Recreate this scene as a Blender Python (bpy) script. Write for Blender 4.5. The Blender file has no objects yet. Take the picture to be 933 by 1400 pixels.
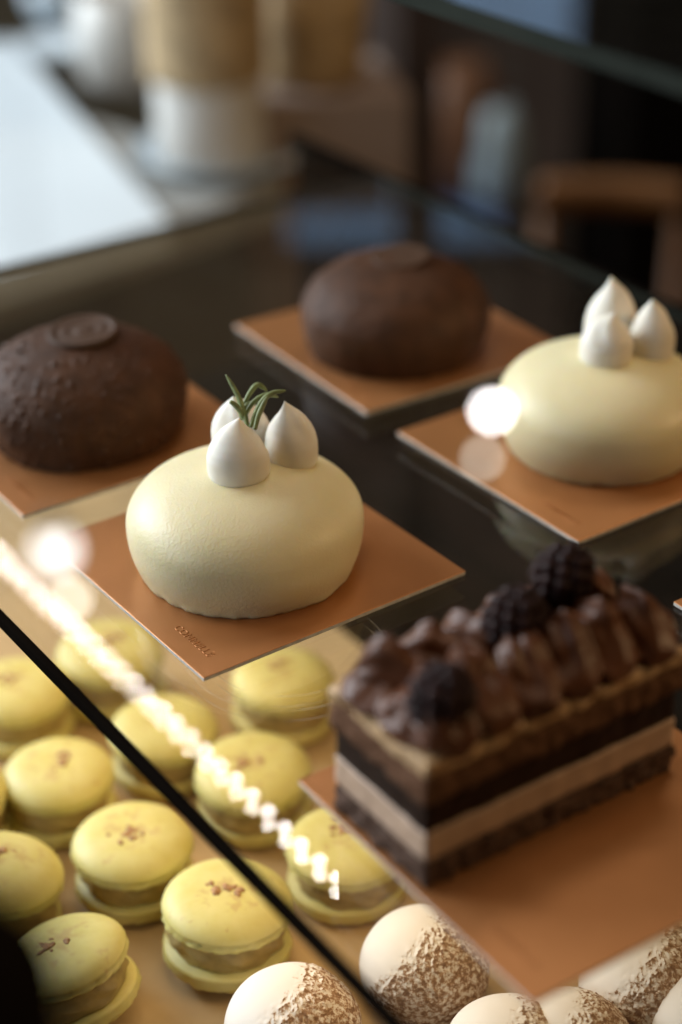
import bpy, bmesh, math, random
from mathutils import Vector, Matrix, noise
random.seed(7)
R = math.radians
sc = bpy.context.scene
COL = sc.collection

# ------------------------------------------------------------------ camera solve (metres; upper face of the pastry shelf is z = 0)
FPX, PITCH, ROLL, CH = 2412.5, R(29.767), R(-0.818), 0.3026
CX, CY = 466.5, 700.0
CAM = Vector((0, 0, CH))
FW = Vector((0, math.cos(PITCH), -math.sin(PITCH)))
_r = Vector((1, 0, 0)); _u = _r.cross(FW)
RT = math.cos(ROLL) * _r + math.sin(ROLL) * _u
UP = -math.sin(ROLL) * _r + math.cos(ROLL) * _u
def ray(px, py): return FW + RT * ((px - CX) / FPX) - UP * ((py - CY) / FPX)
def onz(px, py, z=0.0):
    d = ray(px, py); return CAM + d * ((z - CH) / d.z)
def at(px, py, depth): return CAM + ray(px, py) * depth
YAW = R(-55.6)
E1 = Vector((math.cos(YAW), math.sin(YAW), 0))      # along the front of the case
E2 = Vector((-math.sin(YAW), math.cos(YAW), 0))     # from the front to the back of the case
def ne(n, e, z=0.0): return E2 * n + E1 * e + Vector((0, 0, z))
def N(p): return p.dot(E2)
def EE(p): return p.dot(E1)

# ------------------------------------------------------------------ object helpers
def link(o, parent=None):
    COL.objects.link(o)
    if parent is not None: o.parent = parent
    return o
def tag(o, label=None, cat=None, group=None, kind=None):
    if label: o['label'] = label
    if cat: o['category'] = cat
    if group: o['group'] = group
    if kind: o['kind'] = kind
    return o
def empty(name, loc, rz=0.0):
    o = bpy.data.objects.new(name, None); o.empty_display_size = 0.01
    o.location = loc; o.rotation_euler = (0, 0, rz); return link(o)
def build(name, bm, mat, parent=None, smooth=True, loc=None, rz=0.0, recalc=True):
    if recalc: bmesh.ops.recalc_face_normals(bm, faces=bm.faces)
    me = bpy.data.meshes.new(name); bm.to_mesh(me); bm.free()
    mats = mat if isinstance(mat, (list, tuple)) else [mat]
    for m in mats: me.materials.append(m)
    if smooth:
        for p in me.polygons: p.use_smooth = True
    o = bpy.data.objects.new(name, me)
    if loc is not None: o.location = loc
    o.rotation_euler = (0, 0, rz)
    return link(o, parent)
def copy_tree(o, parent=None):
    c = o.copy(); link(c, None); c.parent = parent
    for ch in list(o.children): copy_tree(ch, c)
    return c
def relabel(o, label, group=None):
    o['label'] = label
    if group: o['group'] = group

# ------------------------------------------------------------------ mesh helpers
def box(bm, x0, x1, y0, y1, z0, z1, bev=0.0, seg=2, M=None, mi=0):
    vs = [bm.verts.new(Vector((x, y, z))) for z in (z0, z1) for y in (y0, y1) for x in (x0, x1)]
    fs = [bm.faces.new([vs[i] for i in q]) for q in ((0, 2, 3, 1), (4, 5, 7, 6), (0, 1, 5, 4), (2, 6, 7, 3), (0, 4, 6, 2), (1, 3, 7, 5))]
    for f in fs: f.material_index = mi
    geo = list(vs)
    if bev > 0:
        es = list({e for f in fs for e in f.edges})
        r = bmesh.ops.bevel(bm, geom=es, offset=bev, segments=seg, profile=0.5, affect='EDGES')
        geo = list({v for f in r['faces'] for v in f.verts} | {v for v in vs if v.is_valid})
    if M is not None:
        for v in geo: v.co = M @ v.co
    return geo
def lathe(bm, prof, seg=64, fn=None, close_top=True, close_bot=True):
    """prof: list of (r, z) from bottom to top; r <= 0 at an end makes a pole. fn(co, ang, i) -> co"""
    rings = []
    for i, (r, z) in enumerate(prof):
        if r <= 1e-7:
            co = Vector((0, 0, z))
            if fn: co = fn(co, 0.0, i)
            rings.append([bm.verts.new(co)])
        else:
            ring = []
            for k in range(seg):
                a = 2 * math.pi * k / seg
                co = Vector((r * math.cos(a), r * math.sin(a), z))
                if fn: co = fn(co, a, i)
                ring.append(bm.verts.new(co))
            rings.append(ring)
    for A, B in zip(rings, rings[1:]):
        if len(A) == 1 and len(B) == 1: continue
        for k in range(seg):
            k2 = (k + 1) % seg
            if len(A) == 1: bm.faces.new((A[0], B[k2], B[k]))
            elif len(B) == 1: bm.faces.new((A[k], A[k2], B[0]))
            else: bm.faces.new((A[k], A[k2], B[k2], B[k]))
    if close_bot and len(rings[0]) > 1: bm.faces.new(list(reversed(rings[0])))
    if close_top and len(rings[-1]) > 1: bm.faces.new(rings[-1])
    return rings
def tube(bm, pts, rad, seg=8):
    """pts: Vectors; rad: float or list"""
    n = len(pts); rr = rad if isinstance(rad, (list, tuple)) else [rad] * n
    rings = []; ref = Vector((0.13, 0.27, 0.95)).normalized()
    for i, p in enumerate(pts):
        t = (pts[min(i + 1, n - 1)] - pts[max(i - 1, 0)]).normalized()
        a = t.cross(ref)
        if a.length < 1e-3: a = t.cross(Vector((1, 0, 0)))
        a.normalize(); b = t.cross(a)
        rings.append([bm.verts.new(p + (a * math.cos(2 * math.pi * k / seg) + b * math.sin(2 * math.pi * k / seg)) * rr[i]) for k in range(seg)])
    for A, B in zip(rings, rings[1:]):
        for k in range(seg): bm.faces.new((A[k], A[(k + 1) % seg], B[(k + 1) % seg], B[k]))
    bm.faces.new(list(reversed(rings[0]))); bm.faces.new(rings[-1])
def spline(ctrl, n=14):
    out = []; P = [ctrl[0]] + list(ctrl) + [ctrl[-1]]
    for i in range(1, len(P) - 2):
        for k in range(n):
            t = k / n; p0, p1, p2, p3 = P[i - 1], P[i], P[i + 1], P[i + 2]
            out.append(0.5 * ((2 * p1) + (p2 - p0) * t + (2 * p0 - 5 * p1 + 4 * p2 - p3) * t * t + (3 * p1 - p0 - 3 * p2 + p3) * t ** 3))
    out.append(ctrl[-1].copy()); return out
def fbm(p, s, o=3): return noise.fractal(p * s, 0.6, 2.1, o, noise_basis='PERLIN_ORIGINAL')
def cell(p, s):
    d, _ = noise.voronoi(p * s); return d[0]

# ------------------------------------------------------------------ material helpers
def mat(name):
    m = bpy.data.materials.new(name); m.use_nodes = True
    nt = m.node_tree; nt.nodes.clear()
    out = nt.nodes.new('ShaderNodeOutputMaterial')
    return m, nt, out
def nd(nt, t, **kw):
    n = nt.nodes.new(t)
    for k, v in kw.items():
        if k in n.inputs: n.inputs[k].default_value = v
        else: setattr(n, k, v)
    return n
def pbsdf(nt, out, base, rough=0.5, **kw):
    b = nt.nodes.new('ShaderNodeBsdfPrincipled')
    if base is not None: b.inputs['Base Color'].default_value = (*base, 1)
    b.inputs['Roughness'].default_value = rough
    for k, v in kw.items(): b.inputs[k.replace('_', ' ')].default_value = v
    nt.links.new(b.outputs[0], out.inputs['Surface']); return b
def coords(nt, which='Object'): return nt.nodes.new('ShaderNodeTexCoord').outputs[which]
def noise_tex(nt, vec, scale, detail=4.0, rough=0.55):
    n = nd(nt, 'ShaderNodeTexNoise'); n.inputs['Scale'].default_value = scale
    n.inputs['Detail'].default_value = detail; n.inputs['Roughness'].default_value = rough
    if vec is not None: nt.links.new(vec, n.inputs['Vector'])
    return n.outputs['Fac']
def ramp(nt, fac, stops):
    r = nt.nodes.new('ShaderNodeValToRGB'); el = r.color_ramp.elements
    while len(el) < len(stops): el.new(0.5)
    for e, (p, c) in zip(el, stops): e.position = p; e.color = (*c, 1)
    nt.links.new(fac, r.inputs[0]); return r.outputs[0]
def bump(nt, height, strength, dist, bsdf, prev=None):
    b = nt.nodes.new('ShaderNodeBump'); b.inputs['Strength'].default_value = strength; b.inputs['Distance'].default_value = dist
    nt.links.new(height, b.inputs['Height'])
    if prev is not None: nt.links.new(prev, b.inputs['Normal'])
    nt.links.new(b.outputs[0], bsdf.inputs['Normal']); return b.outputs[0]
def math_node(nt, op, a, b=None, clamp=False):
    m = nt.nodes.new('ShaderNodeMath'); m.operation = op; m.use_clamp = clamp
    for i, v in enumerate((a, b)):
        if v is None: continue
        if isinstance(v, (int, float)): m.inputs[i].default_value = v
        else: nt.links.new(v, m.inputs[i])
    return m.outputs[0]
def mixcol(nt, fac, a, b):
    m = nt.nodes.new('ShaderNodeMix'); m.data_type = 'RGBA'
    for s, v in ((0, fac), (6, a), (7, b)):
        if isinstance(v, tuple): m.inputs[s].default_value = (*v, 1)
        elif isinstance(v, (int, float)): m.inputs[s].default_value = v
        else: nt.links.new(v, m.inputs[s])
    return m.outputs[2]
def simple(name, base, rough=0.5, var=0.15, scale=60, bmp=0.0, bd=0.0005, bscale=None, **kw):
    m, nt, out = mat(name); b = pbsdf(nt, out, base, rough, **kw); co = coords(nt)
    f = noise_tex(nt, co, scale, 5)
    lo = tuple(max(0, c * (1 - var)) for c in base); hi = tuple(min(1, c * (1 + var)) for c in base)
    nt.links.new(ramp(nt, f, [(0.3, lo), (0.7, hi)]), b.inputs['Base Color'])
    if bmp: bump(nt, noise_tex(nt, co, bscale or scale * 3, 5), bmp, bd, b)
    return m

def matte(name, base, var=0.2, scale=30):
    m, nt, out = mat(name); d = nd(nt, 'ShaderNodeBsdfDiffuse')
    lo = tuple(c * (1 - var) for c in base); hi = tuple(c * (1 + var) for c in base)
    nt.links.new(ramp(nt, noise_tex(nt, coords(nt), scale, 5), [(0.3, lo), (0.7, hi)]), d.inputs[0])
    nt.links.new(d.outputs[0], out.inputs['Surface']); return m
def glass_material(name, tint=(1, 1, 1), haze=0.0):
    m, nt, out = mat(name)
    g = nt.nodes.new('ShaderNodeNewGeometry')
    dp = nt.nodes.new('ShaderNodeVectorMath'); dp.operation = 'DOT_PRODUCT'
    nt.links.new(g.outputs['Incoming'], dp.inputs[0]); nt.links.new(g.outputs['Normal'], dp.inputs[1])
    c = math_node(nt, 'ABSOLUTE', dp.outputs['Value'])
    x = math_node(nt, 'SUBTRACT', 1.0, c, True)
    p = math_node(nt, 'POWER', x, 5.0)
    f = math_node(nt, 'ADD', math_node(nt, 'MULTIPLY', p, 0.95), 0.052)
    tr = nd(nt, 'ShaderNodeBsdfTransparent'); tr.inputs[0].default_value = (*tint, 1)
    gl = nd(nt, 'ShaderNodeBsdfGlossy'); gl.inputs['Roughness'].default_value = 0.0; gl.inputs[0].default_value = (1, 1, 1, 1)
    base = tr.outputs[0]
    if haze > 0:                                       # fine dust and wipe marks on the pane
        df = nd(nt, 'ShaderNodeBsdfDiffuse'); df.inputs[0].default_value = (0.75, 0.7, 0.62, 1)
        co = coords(nt)
        mp = nt.nodes.new('ShaderNodeMapping'); mp.inputs['Scale'].default_value = (14, 60, 1); nt.links.new(co, mp.inputs[0])
        f1 = ramp(nt, noise_tex(nt, mp.outputs[0], 1.6, 6), [(0.35, (0, 0, 0)), (0.8, (1, 1, 1))])
        hz = math_node(nt, 'ADD', math_node(nt, 'MULTIPLY', f1, haze), haze * 0.4)
        v = nt.nodes.new('ShaderNodeTexVoronoi'); v.inputs['Scale'].default_value = 260; nt.links.new(co, v.inputs['Vector'])
        dots = math_node(nt, 'LESS_THAN', v.outputs['Distance'], 0.035)
        hz = math_node(nt, 'ADD', hz, math_node(nt, 'MULTIPLY', dots, 0.12), True)
        rc = onz(392, 890); sp = nt.nodes.new('ShaderNodeSeparateXYZ'); nt.links.new(co, sp.inputs[0])
        dx, dy = math_node(nt, 'SUBTRACT', sp.outputs[0], rc.x), math_node(nt, 'SUBTRACT', sp.outputs[1], rc.y)
        dd = math_node(nt, 'SQRT', math_node(nt, 'ADD', math_node(nt, 'MULTIPLY', dx, dx), math_node(nt, 'MULTIPLY', dy, dy)))
        brk = ramp(nt, noise_tex(nt, co, 70, 3), [(0.42, (0, 0, 0)), (0.62, (1, 1, 1))])
        for rad in (0.0235, 0.0305):                    # faint ring marks left by a cup
            ring = math_node(nt, 'LESS_THAN', math_node(nt, 'ABSOLUTE', math_node(nt, 'SUBTRACT', dd, rad)), 0.00028)
            hz = math_node(nt, 'ADD', hz, math_node(nt, 'MULTIPLY', math_node(nt, 'MULTIPLY', ring, brk), 0.22), True)
        mx0 = nt.nodes.new('ShaderNodeMixShader'); nt.links.new(hz, mx0.inputs[0]); nt.links.new(base, mx0.inputs[1]); nt.links.new(df.outputs[0], mx0.inputs[2])
        base = mx0.outputs[0]
    mx = nt.nodes.new('ShaderNodeMixShader')
    nt.links.new(f, mx.inputs[0]); nt.links.new(base, mx.inputs[1]); nt.links.new(gl.outputs[0], mx.inputs[2])
    nt.links.new(mx.outputs[0], out.inputs['Surface']); return m
def emit(name, col, s):
    m, nt, out = mat(name); e = nd(nt, 'ShaderNodeEmission'); e.inputs[0].default_value = (*col, 1); e.inputs[1].default_value = s
    nt.links.new(e.outputs[0], out.inputs['Surface']); return m

# ------------------------------------------------------------------ materials
M = {}
def glaze():
    m, nt, out = mat('white_glaze'); b = pbsdf(nt, out, (0.80, 0.70, 0.43), 0.42)
    b.inputs['Coat Weight'].default_value = 0.12; b.inputs['Coat Roughness'].default_value = 0.3
    b.inputs['Subsurface Weight'].default_value = 0.35; b.inputs['Subsurface Radius'].default_value = (1, .62, .2); b.inputs['Subsurface Scale'].default_value = 0.006
    b.inputs['Specular IOR Level'].default_value = 0.38
    co = coords(nt)
    f = noise_tex(nt, co, 45, 4)
    nt.links.new(ramp(nt, f, [(0.3, (0.785, 0.68, 0.405)), (0.7, (0.82, 0.725, 0.46))]), b.inputs['Base Color'])
    r = noise_tex(nt, co, 90, 3)
    nt.links.new(math_node(nt, 'ADD', math_node(nt, 'MULTIPLY', r, 0.2), 0.36), b.inputs['Roughness'])
    n1 = bump(nt, noise_tex(nt, co, 1100, 3), 0.42, 0.0004, b)
    n2 = bump(nt, noise_tex(nt, co, 320, 2), 0.14, 0.0006, b, n1)
    bump(nt, noise_tex(nt, co, 60, 2), 0.10, 0.002, b, n2)
    return m
M['glaze'] = glaze()
def meringue():
    m, nt, out = mat('meringue'); b = pbsdf(nt, out, (0.82, 0.77, 0.68), 0.55)
    b.inputs['Subsurface Weight'].default_value = 0.35; b.inputs['Subsurface Radius'].default_value = (1, .75, .5); b.inputs['Subsurface Scale'].default_value = 0.003
    co = coords(nt, 'Object')
    v = nt.nodes.new('ShaderNodeTexVoronoi'); v.inputs['Scale'].default_value = 160; nt.links.new(co, v.inputs['Vector'])
    d = math_node(nt, 'LESS_THAN', v.outputs['Distance'], 0.085)
    sep = nt.nodes.new('ShaderNodeSeparateColor'); nt.links.new(v.outputs['Color'], sep.inputs[0])
    k = math_node(nt, 'MULTIPLY', d, math_node(nt, 'GREATER_THAN', sep.outputs[0], 0.75))
    nt.links.new(mixcol(nt, k, (0.84, 0.79, 0.70), (0.05, 0.035, 0.02)), b.inputs['Base Color'])
    bump(nt, noise_tex(nt, co, 500, 3), 0.08, 0.0003, b)
    return m
M['meringue'] = meringue()
M['choc'] = simple('chocolate_coating', (0.064, 0.026, 0.0115), 0.6, 0.3, 120, 0.35, 0.0006, 420, Specular_IOR_Level=0.2)
M['choc_disc'] = simple('chocolate_seal', (0.065, 0.032, 0.017), 0.6, 0.15, 90, 0.1, 0.0003, 500, Specular_IOR_Level=0.25)
def card():
    m, nt, out = mat('copper_card'); b = pbsdf(nt, out, (0.50, 0.225, 0.09), 0.38, Metallic=0.55)
    co = coords(nt)
    nt.links.new(ramp(nt, noise_tex(nt, co, 30, 5), [(0.3, (0.475, 0.200, 0.070)), (0.72, (0.53, 0.232, 0.086))]), b.inputs['Base Color'])
    nt.links.new(math_node(nt, 'ADD', math_node(nt, 'MULTIPLY', noise_tex(nt, co, 55, 5), 0.26), 0.26), b.inputs['Roughness'])
    bump(nt, noise_tex(nt, co, 900, 3), 0.1, 0.0002, b)
    return m
M['card'] = card()
M['card_edge'] = simple('card_edge', (0.48, 0.47, 0.45), 0.7, 0.2, 400)
def macaron_shell():
    m, nt, out = mat('macaron_shell'); b = pbsdf(nt, out, (0.66, 0.60, 0.26), 0.5)
    b.inputs['Subsurface Weight'].default_value = 0.2; b.inputs['Subsurface Scale'].default_value = 0.003; b.inputs['Subsurface Radius'].default_value = (1, .7, .15)
    co = coords(nt); inf = nt.nodes.new('ShaderNodeObjectInfo')
    ad = nt.nodes.new('ShaderNodeVectorMath'); ad.operation = 'ADD'; nt.links.new(co, ad.inputs[0])
    cm = nt.nodes.new('ShaderNodeCombineXYZ')
    for i in range(3): nt.links.new(math_node(nt, 'MULTIPLY', inf.outputs['Random'], 7.0 + 3 * i), cm.inputs[i])
    nt.links.new(cm.outputs[0], ad.inputs[1]); vec = ad.outputs[0]
    base = ramp(nt, noise_tex(nt, vec, 130, 4), [(0.3, (0.63, 0.55, 0.175)), (0.7, (0.69, 0.62, 0.25))])
    sx = nt.nodes.new('ShaderNodeSeparateXYZ'); nt.links.new(co, sx.inputs[0])
    rr = math_node(nt, 'SQRT', math_node(nt, 'ADD', math_node(nt, 'POWER', sx.outputs[0], 2.0), math_node(nt, 'POWER', sx.outputs[1], 2.0)))
    near = math_node(nt, 'SUBTRACT', 1.0, math_node(nt, 'DIVIDE', rr, 0.015), True)
    high = math_node(nt, 'GREATER_THAN', sx.outputs[2], 0.020)
    st = math_node(nt, 'ADD', noise_tex(nt, vec, 210, 2), math_node(nt, 'MULTIPLY', near, 0.22))
    st = math_node(nt, 'MULTIPLY', ramp(nt, st, [(0.62, (0, 0, 0)), (0.76, (1, 1, 1))]), high)
    st = math_node(nt, 'MULTIPLY', st, 0.35)
    nt.links.new(mixcol(nt, st, base, (0.42, 0.19, 0.09)), b.inputs['Base Color'])
    bump(nt, noise_tex(nt, vec, 600, 3), 0.12, 0.0003, b); return m
M['shell'] = macaron_shell()
M['flake'] = simple('fruit_crumb', (0.40, 0.22, 0.10), 0.7, 0.4, 500)
M['filling'] = simple('macaron_filling', (0.42, 0.31, 0.11), 0.5, 0.25, 150, 0.2, 0.0005, 300)
M['board'] = simple('gold_board', (0.52, 0.36, 0.18), 0.65, 0.1, 40, 0.1, 0.0003, 300)
def snowball():
    m, nt, out = mat('crumbed_dome'); b = pbsdf(nt, out, (0.7, 0.6, 0.5), 0.7)
    co = coords(nt); g = nt.nodes.new('ShaderNodeTexCoord')
    dp = nt.nodes.new('ShaderNodeVectorMath'); dp.operation = 'DOT_PRODUCT'; nt.links.new(g.outputs['Normal'], dp.inputs[0])
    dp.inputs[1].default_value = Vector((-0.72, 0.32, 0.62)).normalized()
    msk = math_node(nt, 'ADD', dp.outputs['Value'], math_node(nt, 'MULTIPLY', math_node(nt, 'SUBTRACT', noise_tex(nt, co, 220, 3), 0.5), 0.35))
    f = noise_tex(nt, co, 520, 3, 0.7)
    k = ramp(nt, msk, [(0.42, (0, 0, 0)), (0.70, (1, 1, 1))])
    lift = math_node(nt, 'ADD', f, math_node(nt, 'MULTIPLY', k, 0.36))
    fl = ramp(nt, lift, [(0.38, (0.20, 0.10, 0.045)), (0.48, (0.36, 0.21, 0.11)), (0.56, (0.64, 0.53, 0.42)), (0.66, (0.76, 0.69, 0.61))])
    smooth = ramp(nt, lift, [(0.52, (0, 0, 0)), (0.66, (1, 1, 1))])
    v = nt.nodes.new('ShaderNodeTexVoronoi'); v.inputs['Scale'].default_value = 800; nt.links.new(co, v.inputs['Vector'])
    nt.links.new(fl, b.inputs['Base Color'])
    inv = math_node(nt, 'SUBTRACT', 1.0, smooth)
    h = math_node(nt, 'MULTIPLY', math_node(nt, 'ADD', f, v.outputs['Distance']), inv)
    bump(nt, h, 0.28, 0.0005, b); return m
M['snow'] = snowball()
M['crumb'] = simple('dark_crumb', (0.085, 0.040, 0.022), 0.85, 0.5, 500, 0.9, 0.0012, 700)
M['mousse'] = simple('milk_mousse', (0.50, 0.34, 0.24), 0.55, 0.08, 200, 0.15, 0.0004, 500)
M['ganache'] = simple('dark_ganache', (0.018, 0.0075, 0.0045), 0.6, 0.2, 200, 0.2, 0.0005, 400, Specular_IOR_Level=0.12)
M['sponge'] = simple('cocoa_sponge', (0.15, 0.075, 0.043), 0.9, 0.25, 700, 0.6, 0.0006, 1100, Specular_IOR_Level=0.1)
M['tan'] = simple('hazelnut_cream', (0.52, 0.33, 0.17), 0.5, 0.2, 180, 0.5, 0.0008, 300)
M['cream'] = simple('chocolate_cream', (0.105, 0.034, 0.012), 0.42, 0.15, 90, 0.25, 0.0006, 260, Specular_IOR_Level=0.35)
M['berry'] = simple('blackberry', (0.020, 0.007, 0.006), 0.5, 0.5, 300, Specular_IOR_Level=0.14)
M['needle'] = simple('rosemary_needle', (0.19, 0.23, 0.085), 0.5, 0.35, 400)
M['stem'] = simple('herb_stem', (0.10, 0.09, 0.03), 0.6, 0.3, 300)
M['glass'] = glass_material('shelf_glass', (0.97, 0.97, 0.955), 0.004)
M['glass2'] = glass_material('upper_glass', (0.96, 0.98, 0.96), 0.006)
M['glassedge'] = matte('glass_edge', (0.032, 0.036, 0.030))
M['black'] = matte('black_trim', (0.006, 0.0045, 0.0035))
M['metal'] = simple('dark_metal', (0.05, 0.042, 0.036), 0.5, 0.15, 80)
M['darkwood'] = matte('dark_wood', (0.012, 0.0078, 0.005), 0.35, 18)
M['led'] = emit('led_light', (1.0, 0.91, 0.86), 108)
M['daylight'] = emit('daylight_pane', (0.40, 0.64, 1.0), 0.6)
M['glow'] = emit('glint_bright', (1.0, 0.95, 0.93), 27)  # these glows stand for light mirrored in the unbuilt front glass
M['glow_soft'] = emit('glint_soft', (1.0, 0.95, 0.90), 3.6)
M['glow_dim'] = emit('glint_dim', (1.0, 0.95, 0.80), 7)
M['wire'] = simple('clear_wire', (0.2, 0.18, 0.15), 0.4, 0.1)
M['counter'] = simple('grey_counter', (0.42, 0.42, 0.40), 0.45, 0.12, 6)
M['cabinet'] = simple('brown_cabinet', (0.09, 0.07, 0.045), 0.55, 0.25, 9)
M['white'] = simple('white_board', (0.74, 0.82, 0.87), 0.35, 0.03, 8)
M['wicker'] = simple('wicker', (0.46, 0.33, 0.18), 0.7, 0.35, 60)
M['ceramic'] = simple('pale_ceramic', (0.62, 0.60, 0.56), 0.3, 0.08, 14)
M['blueplate'] = simple('blue_glaze', (0.42, 0.50, 0.56), 0.2, 0.1, 14)
M['wall'] = simple('wall_plaster', (0.25, 0.185, 0.15), 0.85, 0.2, 2.5)
M['sage'] = simple('sage_paint', (0.30, 0.28, 0.21), 0.8, 0.2, 3)
M['floor'] = simple('floor_boards', (0.055, 0.040, 0.028), 0.5, 0.3, 4)
M['post'] = simple('brown_post', (0.045, 0.026, 0.018), 0.55, 0.3, 9)
M['upright'] = simple('upright_wood', (0.075, 0.050, 0.036), 0.6, 0.2, 20, Specular_IOR_Level=0.2)
M['orangewood'] = simple('orange_wood', (0.18, 0.074, 0.02), 0.5, 0.25, 14)
M['bluecloth'] = simple('blue_cloth', (0.10, 0.16, 0.30), 0.85, 0.25, 12)
M['mauve'] = simple('mauve_panel', (0.34, 0.27, 0.245), 0.8, 0.18, 4)
M['leather'] = simple('brown_leather', (0.20, 0.085, 0.035), 0.5, 0.25, 14)
M['paleblue'] = simple('pale_blue_glaze', (0.45, 0.55, 0.58), 0.35, 0.12, 14)

# ------------------------------------------------------------------ display case
LZ, LN = 0.1825, 0.3065
ZG = -0.0037                       # underside of the pastry shelf
SE0, SG0, SE1 = -0.80, -0.716, 0.30            # ends of the case along its front
case = empty('display_case', ne(0.175, -0.25, -1.0))
tag(case, 'glass pastry display case with black front edge holding every cake', 'display case')
def cpart(name, bm, m, smooth=False, parent=case):
    o = build(name, bm, m, None, smooth)
    o.parent = parent; o.matrix_parent_inverse = parent.matrix_world.inverted() if parent is not case else Matrix.Translation(-case.location)
    return o
def glass_edges(o):                                   # ground edges of a pane
    for p in o.data.polygons: p.material_index = 1 if abs(p.normal.z) < 0.5 else 0
CM = Matrix(((E1.x, E2.x, 0, 0), (E1.y, E2.y, 0, 0), (0, 0, 1, 0), (0, 0, 0, 1)))      # (e, n, z) -> world
bm = bmesh.new(); box(bm, SG0, SE1, 0.1765, 0.515, ZG, 0.0, M=CM); glass_edges(cpart('glass_shelf', bm, [M['glass'], M['glassedge']]))
bm = bmesh.new(); box(bm, SE0, SE1, 0.1738, 0.1763, ZG - 0.0004, 0.0002, 0.0004, M=CM); cpart('front_edge', bm, M['black'])
bm = bmesh.new(); box(bm, SE0, SE1, 0.5155, 0.5190, -0.0075, 0.0008, 0.0005, M=CM); cpart('back_rail', bm, M['black'])
bm = bmesh.new(); box(bm, SE0, SE1, 0.06, 0.520, -0.150, -0.128, 0.002, M=CM); cpart('lower_shelf', bm, M['darkwood'])
bm = bmesh.new(); box(bm, SE0, SE1, 0.5205, 0.5240, -0.95, -0.0125, 0.001, M=CM); cpart('back_panel', bm, M['darkwood'])
bm = bmesh.new(); box(bm, SE0, SE1, 0.065, 0.515, -0.999, -0.1505, 0.002, M=CM); cpart('base_cabinet', bm, M['darkwood'])
bm = bmesh.new(); box(bm, SE0, SE1, 0.287, 0.515, LZ + 0.0024, LZ + 0.0074, M=CM); glass_edges(cpart('upper_shelf', bm, [M['glass2'], M['glassedge']]))
for n_ in (0.31, 0.50):
    bm = bmesh.new(); tube(bm, [ne(n_, SE0 + 0.02, LZ + 0.0076), ne(n_, SE0 + 0.02, 1.6)], 0.003, 10); cpart('hanging_rod', bm, M['metal'])
bm = bmesh.new(); box(bm, SE1 + 0.002, SE1 + 0.014, 0.500, 0.515, -0.127, LZ + 0.0022, 0.002, M=CM); cpart('upright', bm, M['darkwood'])
pc = at(-62, 1290, 0.178)
bm = bmesh.new(); lathe(bm, [(0.016, -0.9)] + [(0.0165, -0.5), (0.0165, pc.z - 0.008)] + [(0.0165 * math.cos(R(a)), pc.z - 0.008 + 0.012 * math.sin(R(a))) for a in (15, 35, 55, 75)] + [(0, pc.z + 0.004)], 32)
for v in bm.verts: v.co += Vector((pc.x - 0.004, pc.y, 0))
cpart('corner_post', bm, M['black'], True)
LZ, LN = 0.1825, 0.3065
bm = bmesh.new(); box(bm, SE0, -0.435, LN - 0.004, LN + 0.004, LZ, LZ + 0.0022, 0.0004, M=CM)
strip = cpart('light_strip', bm, M['black'])
bm = bmesh.new(); box(bm, -0.00125, 0.00125, -0.00125, 0.00125, -0.0012, -0.0002)
led0 = build('led', bm, M['led'], None, False); led0.parent = strip
def strip_local(p): return p - case.location
nled = 27
for k in range(nled):
    o = led0 if k == 0 else led0.copy()
    if k: link(o, None); o.parent = strip
    o.matrix_parent_inverse = Matrix.Identity(4)
    o.location = ne(LN, SE0 + 0.008 + 0.013 * k, LZ)
    o.rotation_euler = (0, 0, YAW)

# ------------------------------------------------------------------ cards
def lettering(txt, size, depth):
    cu = bpy.data.curves.new('lettering', 'FONT'); cu.body = txt; cu.size = size; cu.extrude = depth; cu.bevel_depth = depth * 0.8; cu.bevel_resolution = 1
    cu.space_character = 1.15; cu.resolution_u = 4
    o = bpy.data.objects.new('lettering', cu); COL.objects.link(o)
    bpy.context.view_layer.update()
    me = bpy.data.meshes.new_from_object(o.evaluated_get(bpy.context.evaluated_depsgraph_get()))
    COL.objects.unlink(o); bpy.data.objects.remove(o); bpy.data.curves.remove(cu)
    bm = bmesh.new(); bm.from_mesh(me); bpy.data.meshes.remove(me)
    return bm
CARD_T = 0.0016; S = 0.0997
TEXT = 'COMMELLE'
def make_card():
    bm = bmesh.new(); h = S / 2
    box(bm, -h, h, -h, h, 0.0002, CARD_T - 0.00025, 0.0, mi=0)
    root = build('cake_card', bm, M['card_edge'], None, False)
    bm = bmesh.new(); box(bm, -h - 0.0001, h + 0.0001, -h - 0.0001, h + 0.0001, CARD_T - 0.00025, CARD_T, 0.0001, 1)
    for v in bm.verts:                                # slightly cockled board
        v.co.z += 0.0
    build('copper_face', bm, M['card'], root, False)
    bm = lettering(TEXT, 0.0036, 0.00007)
    xs = [v.co.x for v in bm.verts]; w = max(xs) - min(xs)
    for v in bm.verts: v.co += Vector((h - 0.0085 - w, -h + 0.0068, CARD_T + 0.00003))
    build('lettering', bm, M['card'], root, False)
    return root
card0 = make_card()
cards = dict(A=((-0.02958, 0.49801), -54.55), B=((0.09095, 0.57342), -55.05), C=((0.02540, 0.67141), -57.42), D=((-0.09618, 0.59600), -55.78), E=((0.05657, 0.36577), -56.51))
CARDLAB = dict(A='square copper card under the white cake with rosemary', B='square copper card under the right hand white cake',
    C='square copper card under the rear chocolate dome', D='square copper card under the left chocolate dome', E='square copper card carrying the layered chocolate slice',
    F='copper card showing only one corner at the right edge')
cF = onz(921, 829) + (E1 + E2) * (S / 2)
cards['F'] = ((cF.x, cF.y), -55.6)
for k, ((x, y), a) in cards.items():
    o = card0 if k == 'A' else copy_tree(card0)
    o.location = (x, y, 0.0002); o.rotation_euler = (0, 0, R(a))
    tag(o, CARDLAB[k], 'cake card', 'square cards under the cakes')
ZC = 0.0002 + CARD_T

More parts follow.
